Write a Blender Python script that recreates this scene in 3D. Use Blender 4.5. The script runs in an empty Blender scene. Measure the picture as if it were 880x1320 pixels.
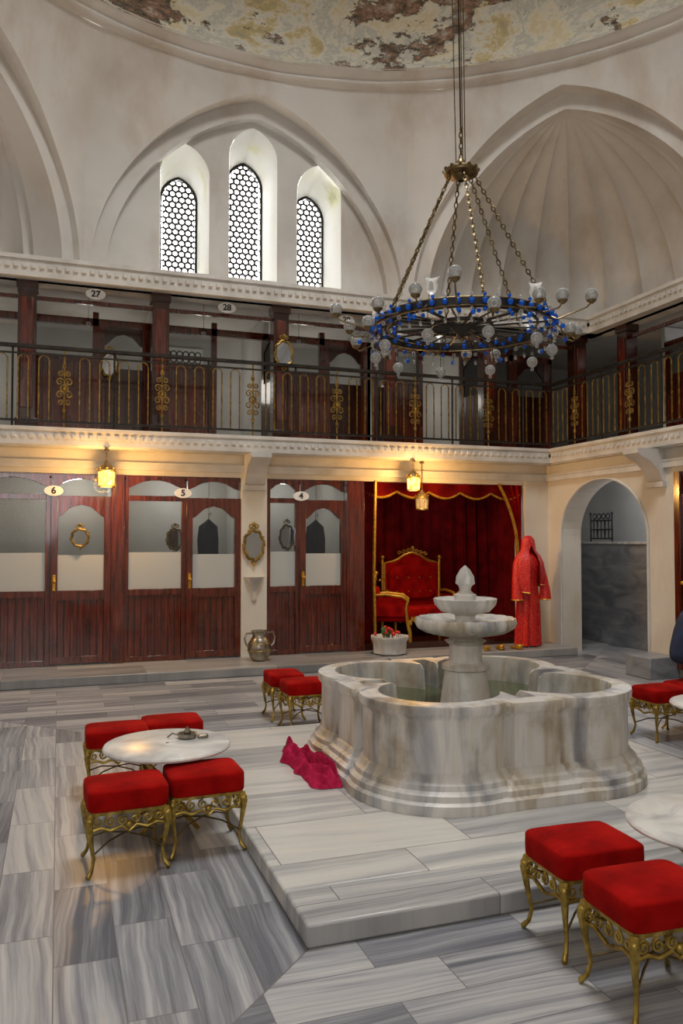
import bpy, math, random
from math import sin, cos, pi, sqrt, radians, atan2
from mathutils import Vector, Matrix, noise
random.seed(7)
S=bpy.context.scene
try:
    S.view_settings.view_transform='Standard'; S.view_settings.look='None'
    S.view_settings.exposure=0.0
except Exception as e: print(e)

# ------------------------------------------------------------------ materials
def newmat(name):
    m=bpy.data.materials.new(name); m.use_nodes=True
    nt=m.node_tree; nt.nodes.clear()
    out=nt.nodes.new('ShaderNodeOutputMaterial')
    return m,nt,out
def N(nt,t,**k):
    n=nt.nodes.new(t)
    for a,b in k.items(): setattr(n,a,b)
    return n
def ramp(nt,stops):
    r=N(nt,'ShaderNodeValToRGB'); e=r.color_ramp.elements
    while len(e)<len(stops): e.new(0.5)
    for i,(p,c) in enumerate(stops):
        e[i].position=p; e[i].color=(c[0],c[1],c[2],1)
    return r
def bsdf(nt,out,rough=.5,metal=0,spec=.5):
    b=N(nt,'ShaderNodeBsdfPrincipled'); b.inputs['Roughness'].default_value=rough
    b.inputs['Metallic'].default_value=metal
    b.inputs['Specular IOR Level'].default_value=spec
    nt.links.new(b.outputs[0],out.inputs[0]); return b
def noisemat(name,stops,scale=(1,1,1),nscale=3,detail=6,rough=.6,metal=0,spec=.5,bump=0,dist=0,bscale=None,sheen=0,coat=0,stain=None):
    m,nt,out=newmat(name); b=bsdf(nt,out,rough,metal,spec)
    tc=N(nt,'ShaderNodeTexCoord'); mp=N(nt,'ShaderNodeMapping'); mp.inputs['Scale'].default_value=scale
    nt.links.new(tc.outputs['Object'],mp.inputs[0])
    no=N(nt,'ShaderNodeTexNoise'); no.inputs['Scale'].default_value=nscale; no.inputs['Detail'].default_value=detail
    no.inputs['Distortion'].default_value=dist
    nt.links.new(mp.outputs[0],no.inputs['Vector'])
    r=ramp(nt,stops); nt.links.new(no.outputs[0],r.inputs[0]); col=r.outputs[0]
    if stain:
        mp2=N(nt,'ShaderNodeMapping'); mp2.inputs['Scale'].default_value=stain[1]; mp2.inputs['Location'].default_value=(3.1,7.7,1.3)
        nt.links.new(tc.outputs['Object'],mp2.inputs[0])
        n3=N(nt,'ShaderNodeTexNoise'); n3.inputs['Scale'].default_value=1; n3.inputs['Detail'].default_value=9; n3.inputs['Roughness'].default_value=.62
        nt.links.new(mp2.outputs[0],n3.inputs['Vector'])
        r3=ramp(nt,[(stain[2],(0,0,0)),(stain[3],(1,1,1))]); nt.links.new(n3.outputs[0],r3.inputs[0])
        mx=N(nt,'ShaderNodeMix',data_type='RGBA',blend_type='MULTIPLY'); nt.links.new(r3.outputs[0],mx.inputs[0]); nt.links.new(col,mx.inputs[6]); mx.inputs[7].default_value=(*stain[0],1)
        col=mx.outputs[2]
    nt.links.new(col,b.inputs['Base Color'])
    if bump:
        n2=no
        if bscale:
            n2=N(nt,'ShaderNodeTexNoise'); n2.inputs['Scale'].default_value=bscale
            nt.links.new(mp.outputs[0],n2.inputs['Vector'])
        bp=N(nt,'ShaderNodeBump'); bp.inputs['Strength'].default_value=bump; bp.inputs['Distance'].default_value=.02
        nt.links.new(n2.outputs[0],bp.inputs['Height']); nt.links.new(bp.outputs[0],b.inputs['Normal'])
    if sheen:
        b.inputs['Sheen Weight'].default_value=sheen
        b.inputs['Sheen Tint'].default_value=(1,.1,.06,1)
    if coat: b.inputs['Coat Weight'].default_value=coat; b.inputs['Coat Roughness'].default_value=.07
    return m
WOOD=noisemat('mahogany',[(.3,(.035,.005,.002)),(.55,(.10,.014,.005)),(.75,(.18,.030,.010))],scale=(12,12,1.0),nscale=2.2,rough=.2,coat=1,bump=.25,bscale=1.2)
WOODD=noisemat('mahogany_dark',[(.3,(.016,.004,.002)),(.7,(.060,.011,.004))],scale=(12,12,1.1),nscale=2.2,rough=.25,coat=.7,bump=.2,bscale=1.2)
PLASTER=noisemat('plaster_white',[(.3,(.56,.53,.49)),(.5,(.66,.64,.605)),(.7,(.71,.69,.66))],nscale=.9,detail=9,rough=.85,bump=.12,bscale=6,stain=((.80,.71,.62),(1.2,1.2,.5),.50,.74))
PLASTER2=noisemat('plaster_cream',[(.3,(.62,.56,.46)),(.6,(.72,.68,.60))],nscale=1.2,detail=6,rough=.8,stain=((.85,.78,.66),(1.5,1.5,.5),.5,.75))
TRIM=noisemat('trim_white',[(.35,(.54,.52,.48)),(.6,(.68,.66,.62))],nscale=3,rough=.6)
MARB=noisemat('marble_white',[(.25,(.34,.34,.34)),(.42,(.52,.51,.49)),(.55,(.68,.66,.62)),(.7,(.60,.56,.51))],scale=(1.5,1.5,.9),nscale=2.5,detail=9,dist=1.2,rough=.3)
MARBV=noisemat('marble_fountain',[(.3,(.28,.28,.30)),(.40,(.48,.48,.48)),(.49,(.70,.68,.65)),(.57,(.64,.60,.54)),(.63,(.48,.42,.32)),(.72,(.66,.62,.56))],scale=(2.8,2.8,.35),nscale=1.9,detail=10,dist=.6,rough=.36,bump=.2,bscale=7,stain=((.50,.41,.29),(2.4,2.4,1.8),.51,.72))
GOLD=noisemat('brass_gold',[(.3,(.16,.10,.02)),(.6,(.46,.32,.07)),(.75,(.62,.46,.14))],nscale=24,rough=.38,metal=.8)
GOLDD=noisemat('brass_tarnished',[(.3,(.10,.06,.015)),(.65,(.40,.25,.06)),(.8,(.52,.36,.11))],nscale=18,rough=.40,metal=.7)
GOLDB=noisemat('gilding_bright',[(.3,(.40,.18,.015)),(.65,(.70,.40,.05))],nscale=20,rough=.38,metal=.6)
IRON=noisemat('dark_iron',[(.3,(.015,.013,.011)),(.7,(.045,.038,.03))],nscale=12,rough=.45,metal=.5)
BRONZE=noisemat('bronze_aged',[(.3,(.09,.06,.025)),(.7,(.26,.19,.09))],nscale=15,rough=.4,metal=.8)
SILVER=noisemat('tin_silver',[(.3,(.2,.17,.13)),(.7,(.5,.46,.38))],nscale=14,rough=.3,metal=.9)
VELVET=noisemat('velvet_red',[(.3,(.17,.0008,.0008)),(.55,(.31,.003,.002)),(.8,(.47,.010,.005))],scale=(1,1,1),nscale=6,detail=9,rough=.9,spec=.08,sheen=.10,bump=.15,bscale=40)
CURT=noisemat('curtain_red',[(.3,(.06,.001,.002)),(.7,(.15,.003,.004))],nscale=5,rough=.9,spec=.08,sheen=.06)
DRESS=noisemat('dress_red',[(.3,(.42,.002,.003)),(.55,(.66,.010,.010)),(.62,(.62,.10,.03)),(.66,(.66,.010,.010))],nscale=38,rough=.5)
PINK=noisemat('towel_raspberry',[(.3,(.28,.006,.035)),(.7,(.47,.018,.075))],nscale=25,rough=.95,spec=.1,bump=.3)
NAVY=noisemat('cloth_navy',[(.3,(.006,.012,.035)),(.7,(.018,.032,.08))],nscale=9,rough=.85)
BLACK=noisemat('cloth_black',[(.3,(.008,.008,.01)),(.7,(.025,.024,.026))],nscale=9,rough=.6)
SKIN=noisemat('skin',[(.3,(.52,.28,.19)),(.7,(.6,.34,.24))],nscale=9,rough=.55)
GREY=noisemat('marble_grey',[(.3,(.14,.15,.17)),(.5,(.24,.25,.27)),(.7,(.34,.35,.37))],scale=(1,1,3),nscale=2,detail=8,dist=1,rough=.3)
WHITEP=noisemat('plaque_white',[(.3,(.8,.8,.78)),(.7,(.86,.86,.84))],nscale=4,rough=.4)
CABIN=noisemat('cabin_plaster',[(.3,(.50,.49,.47)),(.7,(.62,.61,.58))],nscale=1.5,rough=.85)
GREEN=noisemat('leaf_green',[(.3,(.02,.08,.015)),(.7,(.05,.16,.03))],nscale=9,rough=.5)
REVEAL=noisemat('reveal_limewash',[(.27,(.34,.38,.12)),(.34,(.72,.71,.50)),(.42,(.85,.84,.76)),(.6,(.87,.86,.82))],scale=(1,1,.5),nscale=1.9,detail=9,rough=.9)

def mixmat(name,base,fac,rough=.05,ior=None,trans=(1,1,1)):
    m,nt,out=newmat(name)
    t=N(nt,'ShaderNodeBsdfTransparent'); t.inputs[0].default_value=(*trans,1)
    g=N(nt,'ShaderNodeBsdfPrincipled'); g.inputs['Base Color'].default_value=(*base,1); g.inputs['Roughness'].default_value=rough
    mx=N(nt,'ShaderNodeMixShader')
    if ior:
        f=N(nt,'ShaderNodeFresnel'); f.inputs[0].default_value=ior
        ad=N(nt,'ShaderNodeMath',operation='ADD',use_clamp=True); ad.inputs[1].default_value=fac
        nt.links.new(f.outputs[0],ad.inputs[0]); nt.links.new(ad.outputs[0],mx.inputs[0])
    else: mx.inputs[0].default_value=fac
    nt.links.new(t.outputs[0],mx.inputs[1]); nt.links.new(g.outputs[0],mx.inputs[2]); nt.links.new(mx.outputs[0],out.inputs[0])
    return m
GLASS=mixmat('window_glass',(.25,.27,.28),.06,.04,1.5,(.87,.88,.88))
FROST=mixmat('frosted_glass',(.60,.62,.60),.75,.35)
BULB=mixmat('clear_crystal',(.86,.86,.84),.08,.02,1.75,(.94,.94,.94))
BLUE=mixmat('blue_crystal',(.01,.16,.75),.6,.05,None,(.08,.5,1))
WATER=mixmat('water',(.12,.14,.07),.55,.03,1.33,(.55,.62,.45))
m,nt,out=newmat('mirror_glass'); b=bsdf(nt,out,.04,1); b.inputs['Base Color'].default_value=(.5,.52,.55,1); MIRROR=m
m,nt,out=newmat('lantern_glow')
e=N(nt,'ShaderNodeEmission'); tc=N(nt,'ShaderNodeTexCoord'); no=N(nt,'ShaderNodeTexNoise'); no.inputs['Scale'].default_value=18
r=ramp(nt,[(.35,(1,.40,.04)),(.65,(1,.66,.26))]); nt.links.new(tc.outputs['Object'],no.inputs[0]); nt.links.new(no.outputs[0],r.inputs[0])
nt.links.new(r.outputs[0],e.inputs[0]); e.inputs[1].default_value=2.6; nt.links.new(e.outputs[0],out.inputs[0]); GLOW=m

# dome peeling paint
m,nt,out=newmat('dome_peeling'); b=bsdf(nt,out,.9)
tc=N(nt,'ShaderNodeTexCoord'); mp=N(nt,'ShaderNodeMapping'); mp.inputs['Scale'].default_value=(1,1,1.9); mp.inputs['Location'].default_value=(1.3,.4,2.2); nt.links.new(tc.outputs['Object'],mp.inputs[0])
n1=N(nt,'ShaderNodeTexNoise'); n1.inputs['Scale'].default_value=.8; n1.inputs['Detail'].default_value=13; n1.inputs['Roughness'].default_value=.74; n1.inputs['Distortion'].default_value=.4
n2=N(nt,'ShaderNodeTexNoise'); n2.inputs['Scale'].default_value=.9; n2.inputs['Detail'].default_value=14; n2.inputs['Roughness'].default_value=.74
n3=N(nt,'ShaderNodeTexNoise'); n3.inputs['Scale'].default_value=4; n3.inputs['Detail'].default_value=12; n3.inputs['Roughness'].default_value=.75
for n in (n1,n2,n3): nt.links.new(mp.outputs[0],n.inputs[0])
r1=ramp(nt,[(.33,(.36,.34,.27)),(.40,(.58,.47,.22)),(.45,(.74,.71,.62)),(.50,(.50,.50,.44)),(.54,(.74,.70,.58)),(.60,(.66,.56,.34)),(.68,(.76,.74,.68))])
r2=ramp(nt,[(.0,(0,0,0)),(.545,(0,0,0)),(.555,(1,1,1))])
r3=ramp(nt,[(.36,(.04,.03,.022)),(.47,(.17,.13,.09)),(.53,(.38,.20,.13)),(.58,(.40,.38,.33)),(.66,(.58,.56,.50))])
nt.links.new(n1.outputs[0],r1.inputs[0]); nt.links.new(n2.outputs[0],r2.inputs[0]); nt.links.new(n3.outputs[0],r3.inputs[0])
mx=N(nt,'ShaderNodeMix',data_type='RGBA'); nt.links.new(r2.outputs[0],mx.inputs[0]); nt.links.new(r1.outputs[0],mx.inputs[6]); nt.links.new(r3.outputs[0],mx.inputs[7])
nt.links.new(mx.outputs[2],b.inputs['Base Color'])
bp=N(nt,'ShaderNodeBump'); bp.inputs['Strength'].default_value=.9; bp.inputs['Distance'].default_value=.08
nt.links.new(r2.outputs[0],bp.inputs['Height']); nt.links.new(bp.outputs[0],b.inputs['Normal']); DOME=m

# floor marble
PX0,PX1,PY0,PY1=.99,4.30,3.22,6.68
def floormat(name,mitre,bw,rh,stops,mort=.004,swap=False,frq=14,rough=.3,var=.2):
    m,nt,out=newmat(name); b=bsdf(nt,out,rough,0,.4); L=nt.links
    tc=N(nt,'ShaderNodeTexCoord'); sp=N(nt,'ShaderNodeSeparateXYZ'); L.new(tc.outputs['Object'],sp.inputs[0])
    def M(op,a,bv,c=None):
        n=N(nt,'ShaderNodeMath',operation=op)
        for i,x in enumerate((a,bv)):
            if x is None: continue
            if isinstance(x,(int,float)): n.inputs[i].default_value=x
            else: L.new(x,n.inputs[i])
        return n.outputs[0]
    X,Y=sp.outputs[0],sp.outputs[1]
    ca=N(nt,'ShaderNodeCombineXYZ'); L.new(Y,ca.inputs[0]); L.new(X,ca.inputs[1])
    cb=N(nt,'ShaderNodeCombineXYZ'); L.new(X,cb.inputs[0]); L.new(Y,cb.inputs[1])
    if mitre:
        ax=M('SUBTRACT',M('ABSOLUTE',M('SUBTRACT',X,(PX0+PX1)/2),None),(PX1-PX0)/2)
        ay=M('SUBTRACT',M('ABSOLUTE',M('SUBTRACT',Y,(PY0+PY1)/2),None),(PY1-PY0)/2)
        fac=M('GREATER_THAN',ax,ay)
        dl=M('LESS_THAN',M('ABSOLUTE',M('SUBTRACT',ax,ay),None),.005)
        mv=N(nt,'ShaderNodeMix',data_type='VECTOR'); L.new(fac,mv.inputs[0]); L.new(cb.outputs[0],mv.inputs[4]); L.new(ca.outputs[0],mv.inputs[5])
        V=mv.outputs[1]
    else:
        V=(ca if swap else cb).outputs[0]; dl=None
    br=N(nt,'ShaderNodeTexBrick'); br.offset=.37; br.offset_frequency=2; br.squash=1
    br.inputs['Scale'].default_value=1; br.inputs['Brick Width'].default_value=bw; br.inputs['Row Height'].default_value=rh
    br.inputs['Mortar Size'].default_value=mort; br.inputs['Mortar Smooth'].default_value=.2
    br.inputs['Color1'].default_value=(0,0,0,1); br.inputs['Color2'].default_value=(1,1,1,1); br.inputs['Mortar'].default_value=(0,0,0,1)
    L.new(V,br.inputs['Vector'])
    s2=N(nt,'ShaderNodeSeparateXYZ'); L.new(V,s2.inputs[0])
    rnd=N(nt,'ShaderNodeRGBToBW'); L.new(br.outputs['Color'],rnd.inputs[0])
    wn=N(nt,'ShaderNodeTexNoise'); wn.inputs['Scale'].default_value=1.5; L.new(V,wn.inputs[0])
    tilt=M('MULTIPLY',M('SUBTRACT',rnd.outputs[0],.5),M('MULTIPLY',s2.outputs[0],.18))
    acr=M('ADD',M('ADD',s2.outputs[1],M('MULTIPLY',wn.outputs[0],.08)),tilt)
    cv=N(nt,'ShaderNodeCombineXYZ'); L.new(M('MULTIPLY',s2.outputs[0],.5),cv.inputs[0]); L.new(M('MULTIPLY',acr,frq),cv.inputs[1]); L.new(M('MULTIPLY',rnd.outputs[0],60),cv.inputs[2])
    sn=N(nt,'ShaderNodeTexNoise'); sn.inputs['Scale'].default_value=1.1; sn.inputs['Detail'].default_value=9; sn.inputs['Roughness'].default_value=.66
    L.new(cv.outputs[0],sn.inputs[0])
    val=M('ADD',sn.outputs[0],M('MULTIPLY',M('SUBTRACT',rnd.outputs[0],.5),var))
    r=ramp(nt,stops); L.new(val,r.inputs[0])
    mo=br.outputs['Fac']
    if dl is not None: mo=M('MAXIMUM',mo,dl)
    mc=N(nt,'ShaderNodeMix',data_type='RGBA'); L.new(mo,mc.inputs[0]); L.new(r.outputs[0],mc.inputs[6]); mc.inputs[7].default_value=(.14,.13,.13,1)
    L.new(mc.outputs[2],b.inputs['Base Color'])
    return m
FLOOR=floormat('floor_marble_tiles',True,.74,.25,[(.32,(.11,.115,.135)),(.42,(.18,.185,.205)),(.51,(.27,.275,.295)),(.60,(.38,.38,.385)),(.70,(.47,.46,.44))],.0025,frq=19,rough=.36,var=.27)
PLAT=floormat('platform_marble',False,1.05,.55,[(.28,(.26,.26,.27)),(.40,(.38,.38,.375)),(.52,(.54,.53,.50)),(.7,(.62,.59,.53))],.003,frq=8,var=.24)
STEPM=floormat('step_marble',False,1.6,.8,[(.30,(.16,.16,.16)),(.45,(.26,.26,.26)),(.6,(.38,.37,.35)),(.7,(.44,.42,.40))],.003,frq=9)
KERB=floormat('kerb_marble',False,1.9,1.7,[(.30,(.18,.185,.19)),(.42,(.29,.29,.295)),(.52,(.40,.40,.395)),(.7,(.54,.53,.50))],.003,frq=16)

# ------------------------------------------------------------------ builder
class B:
    def __init__(s,M=None): s.v=[];s.f=[];s.mi=[];s.sm=[];s.mats=[];s.M=M or Matrix.Identity(4)
    def add(s,vs,fs,mat,smooth=False):
        o=len(s.v); s.v+= [s.M@Vector(p) for p in vs]
        if mat not in s.mats: s.mats.append(mat)
        k=s.mats.index(mat)
        for f in fs: s.f.append([i+o for i in f]); s.mi.append(k); s.sm.append(smooth)
    def box(s,x0,x1,y0,y1,z0,z1,mat):
        s.add([(x0,y0,z0),(x1,y0,z0),(x1,y1,z0),(x0,y1,z0),(x0,y0,z1),(x1,y0,z1),(x1,y1,z1),(x0,y1,z1)],
              [(0,3,2,1),(4,5,6,7),(0,1,5,4),(1,2,6,5),(2,3,7,6),(3,0,4,7)],mat)
    def tube(s,pts,r,mat,n=6,closed=False,caps=True):
        pts=[Vector(p) for p in pts]; k=len(pts)
        rs=r if isinstance(r,(list,tuple)) else [r]*k
        vs=[];ref=None
        for i,p in enumerate(pts):
            if closed: d=pts[(i+1)%k]-pts[i-1]
            else: d=pts[min(i+1,k-1)]-pts[max(i-1,0)]
            if d.length<1e-9: d=Vector((0,0,1))
            d.normalize()
            if ref is None:
                ref=Vector((0,0,1)) if abs(d.z)<.9 else Vector((1,0,0))
            a=d.cross(ref)
            if a.length<1e-4: a=d.orthogonal()
            a.normalize(); c=a.cross(d).normalized(); ref=c
            for j in range(n):
                t=2*pi*j/n; vs.append(p+(a*cos(t)+c*sin(t))*rs[i])
        fs=[]
        for i in range(k if closed else k-1):
            i2=(i+1)%k
            for j in range(n):
                j2=(j+1)%n; fs.append((i*n+j,i*n+j2,i2*n+j2,i2*n+j))
        if caps and not closed:
            fs.append(tuple(range(n))[::-1]); fs.append(tuple((k-1)*n+j for j in range(n)))
        s.add(vs,fs,mat,n>4)
    def cyl(s,p0,p1,r0,r1,mat,n=12): s.tube([p0,p1],[r0,r1],mat,n)
    def lathe(s,prof,mat,n=24,c=(0,0,0),rf=None,sx=1,sy=1,capb=False,capt=False):
        vs=[]
        for (r,z) in prof:
            for j in range(n):
                t=2*pi*j/n; rr=r*(rf(t,r,z) if rf else 1)
                vs.append((c[0]+rr*cos(t)*sx,c[1]+rr*sin(t)*sy,c[2]+z))
        fs=[]
        for i in range(len(prof)-1):
            for j in range(n):
                j2=(j+1)%n; fs.append((i*n+j,i*n+j2,(i+1)*n+j2,(i+1)*n+j))
        if capb: fs.append(tuple(range(n))[::-1])
        if capt: fs.append(tuple((len(prof)-1)*n+j for j in range(n)))
        s.add(vs,fs,mat,True)
    def ball(s,c,r,mat,n=10,sc=(1,1,1)):
        m=max(4,n//2+1); prof=[(r*sin(pi*i/m),-r*cos(pi*i/m)) for i in range(m+1)]
        vs=[];fs=[]
        for (a,z) in prof:
            a=max(a,1e-5)
            for j in range(n):
                t=2*pi*j/n; vs.append((c[0]+a*cos(t)*sc[0],c[1]+a*sin(t)*sc[1],c[2]+z*sc[2]))
        for i in range(m):
            for j in range(n):
                j2=(j+1)%n; fs.append((i*n+j,i*n+j2,(i+1)*n+j2,(i+1)*n+j))
        s.add(vs,fs,mat,True)
    def super(s,c,h,mat,e=.25,n=32,m=16,dz=None):
        def sp(x,p): return math.copysign(abs(x)**p,x)
        vs=[];fs=[]
        for i in range(m+1):
            ph=-pi/2+pi*i/m
            for j in range(n):
                t=2*pi*j/n
                x=h[0]*sp(cos(ph),e)*sp(cos(t),e); y=h[1]*sp(cos(ph),e)*sp(sin(t),e); z=h[2]*sp(sin(ph),e)
                if dz: z+=dz(x,y,z)
                vs.append((c[0]+x,c[1]+y,c[2]+z))
        for i in range(m):
            for j in range(n):
                j2=(j+1)%n; fs.append((i*n+j,i*n+j2,(i+1)*n+j2,(i+1)*n+j))
        s.add(vs,fs,mat,True)
    def prism(s,poly,y0,y1,mat):
        k=len(poly); vs=[(p[0],y0,p[1]) for p in poly]+[(p[0],y1,p[1]) for p in poly]
        fs=[tuple(range(k)),tuple(range(2*k-1,k-1,-1))]+[(i,i+k,(i+1)%k+k,(i+1)%k) for i in range(k)]
        s.add(vs,fs,mat)
    def torus(s,c,R,r,mat,ax='z',n=24,k=6,sc=(1,1)):
        pts=[]
        for i in range(n):
            t=2*pi*i/n; a,b2=R*cos(t)*sc[0],R*sin(t)*sc[1]
            pts.append({'z':(c[0]+a,c[1]+b2,c[2]),'y':(c[0]+a,c[1],c[2]+b2),'x':(c[0],c[1]+a,c[2]+b2)}[ax])
        s.tube(pts,r,mat,k,True)
    def spiral(s,c,r0,turn,a0,mat,th=.005,plane='y',n=14,flip=1,k=5):
        pts=[]
        for i in range(n+1):
            t=i/n; a=a0+flip*turn*2*pi*t; r=r0*(1-.8*t)
            p=(r*cos(a),r*sin(a))
            pts.append((c[0]+p[0],c[1],c[2]+p[1]) if plane=='y' else (c[0],c[1]+p[0],c[2]+p[1]))
        s.tube(pts,th,mat,k)
    def build(s,name,bevel=0,loc=None,rot=0,parent=None,fix=True):
        me=bpy.data.meshes.new(name); me.from_pydata([tuple(v) for v in s.v],[],s.f)
        for m in s.mats: me.materials.append(m)
        me.polygons.foreach_set('material_index',s.mi); me.polygons.foreach_set('use_smooth',s.sm)
        me.update()
        if fix:
            import bmesh
            bm=bmesh.new(); bm.from_mesh(me); bmesh.ops.recalc_face_normals(bm,faces=bm.faces); bm.to_mesh(me); bm.free()
        try: me.set_sharp_from_angle(angle=radians(42))
        except Exception: pass
        o=bpy.data.objects.new(name,me); S.collection.objects.link(o)
        if loc: o.location=loc
        if rot: o.rotation_euler=(0,0,rot)
        if bevel:
            md=o.modifiers.new('bev','BEVEL'); md.width=bevel; md.segments=2; md.limit_method='ANGLE'; md.angle_limit=radians(50)
        if parent: o.parent=parent
        return o
def RZ(x,y,z,a): return Matrix.Translation((x,y,z))@Matrix.Rotation(radians(a),4,'Z')
def af(s_): s_=min(abs(s_),1); return .8*sqrt(max(0,1-s_*s_))+.2*(1-s_)

# ------------------------------------------------------------------ constants
XW,XE,YS,YN=-2.95,8.05,-.3,10.7
CX,CY=2.55,5.2; AP=5.5; HS=AP*math.tan(pi/8); RR=5.32; ZC=5.22; ZD=8.05
SLAB0,SLAB1=2.84,3.08; EX,EY=7.05,10.4; WX=7.2

b=B(); b.add([(XW-.2,YS-.2,0),(10.6,YS-.2,0),(10.6,13.4,0),(XW-.2,13.4,0)],[(0,1,2,3)],FLOOR); b.build('floor',fix=False)
b=B(); b.box(PX0,PX1,PY0+.34,PY1,0,.10,PLAT); b.box(PX0,2.62,PY0,PY0+.338,0,.10,KERB); b.box(2.623,PX1,PY0,PY0+.338,0,.10,KERB); b.build('fountain_platform',bevel=.012)
b=B(); b.box(XW,4.14,9.77,10.69,0,.11,STEPM); b.box(4.14,WX,9.95,10.69,0,.11,STEPM); b.box(WX-.45,WX,7.9,8.35,0,.26,GREY); b.build('marble_step',bevel=.01)

# ------------------------------------------------------------------ upper octagon drum
def fpt(k,u,z,d=0,blend=True):
    ph=k*pi/4; n=Vector((cos(ph),sin(ph))); t=Vector((-sin(ph),cos(ph)))
    base=n*(AP+d)+t*u
    if blend:
        w=max(0,min(1,(z-6.3)/(ZD-6.3)))**2
        base=base.lerp(base.normalized()*RR,w)
    return (CX+base.x,CY+base.y,z)
A1W,A1H=2.2,7.84; A2W,A2H=2.0,7.62; Z0=ZC-.02
def arc(u,w,h): return Z0+(h-Z0)*af(u/w)
WIN=[(-.96,.335,7.15,.27,6.96),(0,.345,7.53,.285,7.32),(.98,.335,7.15,.27,6.96)]
def wtop(u,c,h,top): return top-.42+.42*af((u-c)/h)
EXW=[]
for w in WIN: EXW+= [-w[0]+w[1]*cos(pi*j/14) for j in range(15)]
def us(w):
    l=[A1W*sin(pi/2*(i/24.)) for i in range(-24,25)]+[A2W*sin(pi/2*(i/24.)) for i in range(-24,25)]+EXW
    return sorted(set(round(x,5) for x in l if abs(x)<=w+1e-4))
def skin(b,k,ul,zb,zt,d,blend,mat,rows=8):
    for i in range(len(ul)-1):
        u0,u1=ul[i],ul[i+1]; vs=[];fs=[]
        for r in range(rows+1):
            f=r/rows
            for u in (u0,u1):
                a=zb(u,(u0+u1)/2); c=zt(u,(u0+u1)/2); vs.append(fpt(k,u,a+(c-a)*f,d,blend))
        for r in range(rows): fs.append((2*r,2*r+1,2*r+3,2*r+2))
        b.add(vs,fs,mat,True)
drum=B()
for k in range(8):
    ul=sorted(set([-HS,HS]+us(A1W)))
    skin(drum,k,ul,lambda u,m:(arc(u,A1W,A1H) if abs(m)<A1W else Z0),lambda u,m:ZD,0,True,PLASTER)
    pts=us(A1W)
    sd=.10
    va=[fpt(k,u,arc(u,A1W,A1H),0,True) for u in pts]; vb=[fpt(k,u,arc(u,A1W,A1H),sd,False) for u in pts]
    n_=len(pts); drum.add(va+vb,[(i,i+1,n_+i+1,n_+i) for i in range(n_-1)],PLASTER,True)
    skin(drum,k,us(A1W),lambda u,m:(arc(u,A2W,A2H) if abs(m)<A2W else Z0),lambda u,m:arc(u,A1W,A1H),sd,False,PLASTER,2)
    pts=us(A2W)
    d2=.24 if k%2==0 else .14
    va=[fpt(k,u,arc(u,A2W,A2H),sd,False) for u in pts]; vb=[fpt(k,u,arc(u,A2W,A2H),d2,False) for u in pts]
    n_=len(pts); drum.add(va+vb,[(i,i+1,n_+i+1,n_+i) for i in range(n_-1)],PLASTER,True)
    if k%2==0:
        if k==2:
            def zb(u,m):
                for w in WIN:
                    c=-w[0]
                    if abs(m-c)<w[1]: return wtop(u,c,w[1],w[2])
                return Z0
            skin(drum,k,us(A2W),zb,lambda u,m:max(arc(u,A2W,A2H),zb(u,m)),d2,False,PLASTER,3)
        else:
            skin(drum,k,us(A2W),lambda u,m:Z0,lambda u,m:arc(u,A2W,A2H),d2,False,PLASTER,3)
    else:
        ph=k*pi/4; n=Vector((cos(ph),sin(ph))); t=Vector((-sin(ph),cos(ph)))
        NP=154; sl=[abs(u)/A2W for u in us(A2W) if u<=1e-6]; NS=len(sl)-1; vs=[]
        for i in range(NS+1):
            s_=max(sl[i],.0)
            z=arc(s_*A2W,A2W,A2H)
            for j in range(NP+1):
                a=-pi/2+pi*j/NP
                fl=1+.11*(abs(sin(11*(a+pi/2)))**.8)*max(0,cos(a))**.4
                edge=1 if abs(a)>1.35 else fl
                q=n*(AP+d2+1.9*cos(a)*s_*fl)+t*(A2W*sin(a)*s_*edge)
                vs.append((CX+q.x,CY+q.y,z))
        fs=[(i*(NP+1)+j,i*(NP+1)+j+1,(i+1)*(NP+1)+j+1,(i+1)*(NP+1)+j) for i in range(NS) for j in range(NP)]
        drum.add(vs,fs,PLASTER,True)
        vs=[]
        for j in range(NP+1):
            a=-pi/2+pi*j/NP
            for rr in (.96,1.9):
                q=n*(AP+d2-.02+2.0*cos(a)*rr)+t*(A2W*sin(a)*rr); vs.append((CX+q.x,CY+q.y,Z0+.005))
        drum.add(vs,[(2*j,2*j+1,2*j+3,2*j+2) for j in range(NP)],PLASTER)
drum.build('wall_drum',fix=False)
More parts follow.
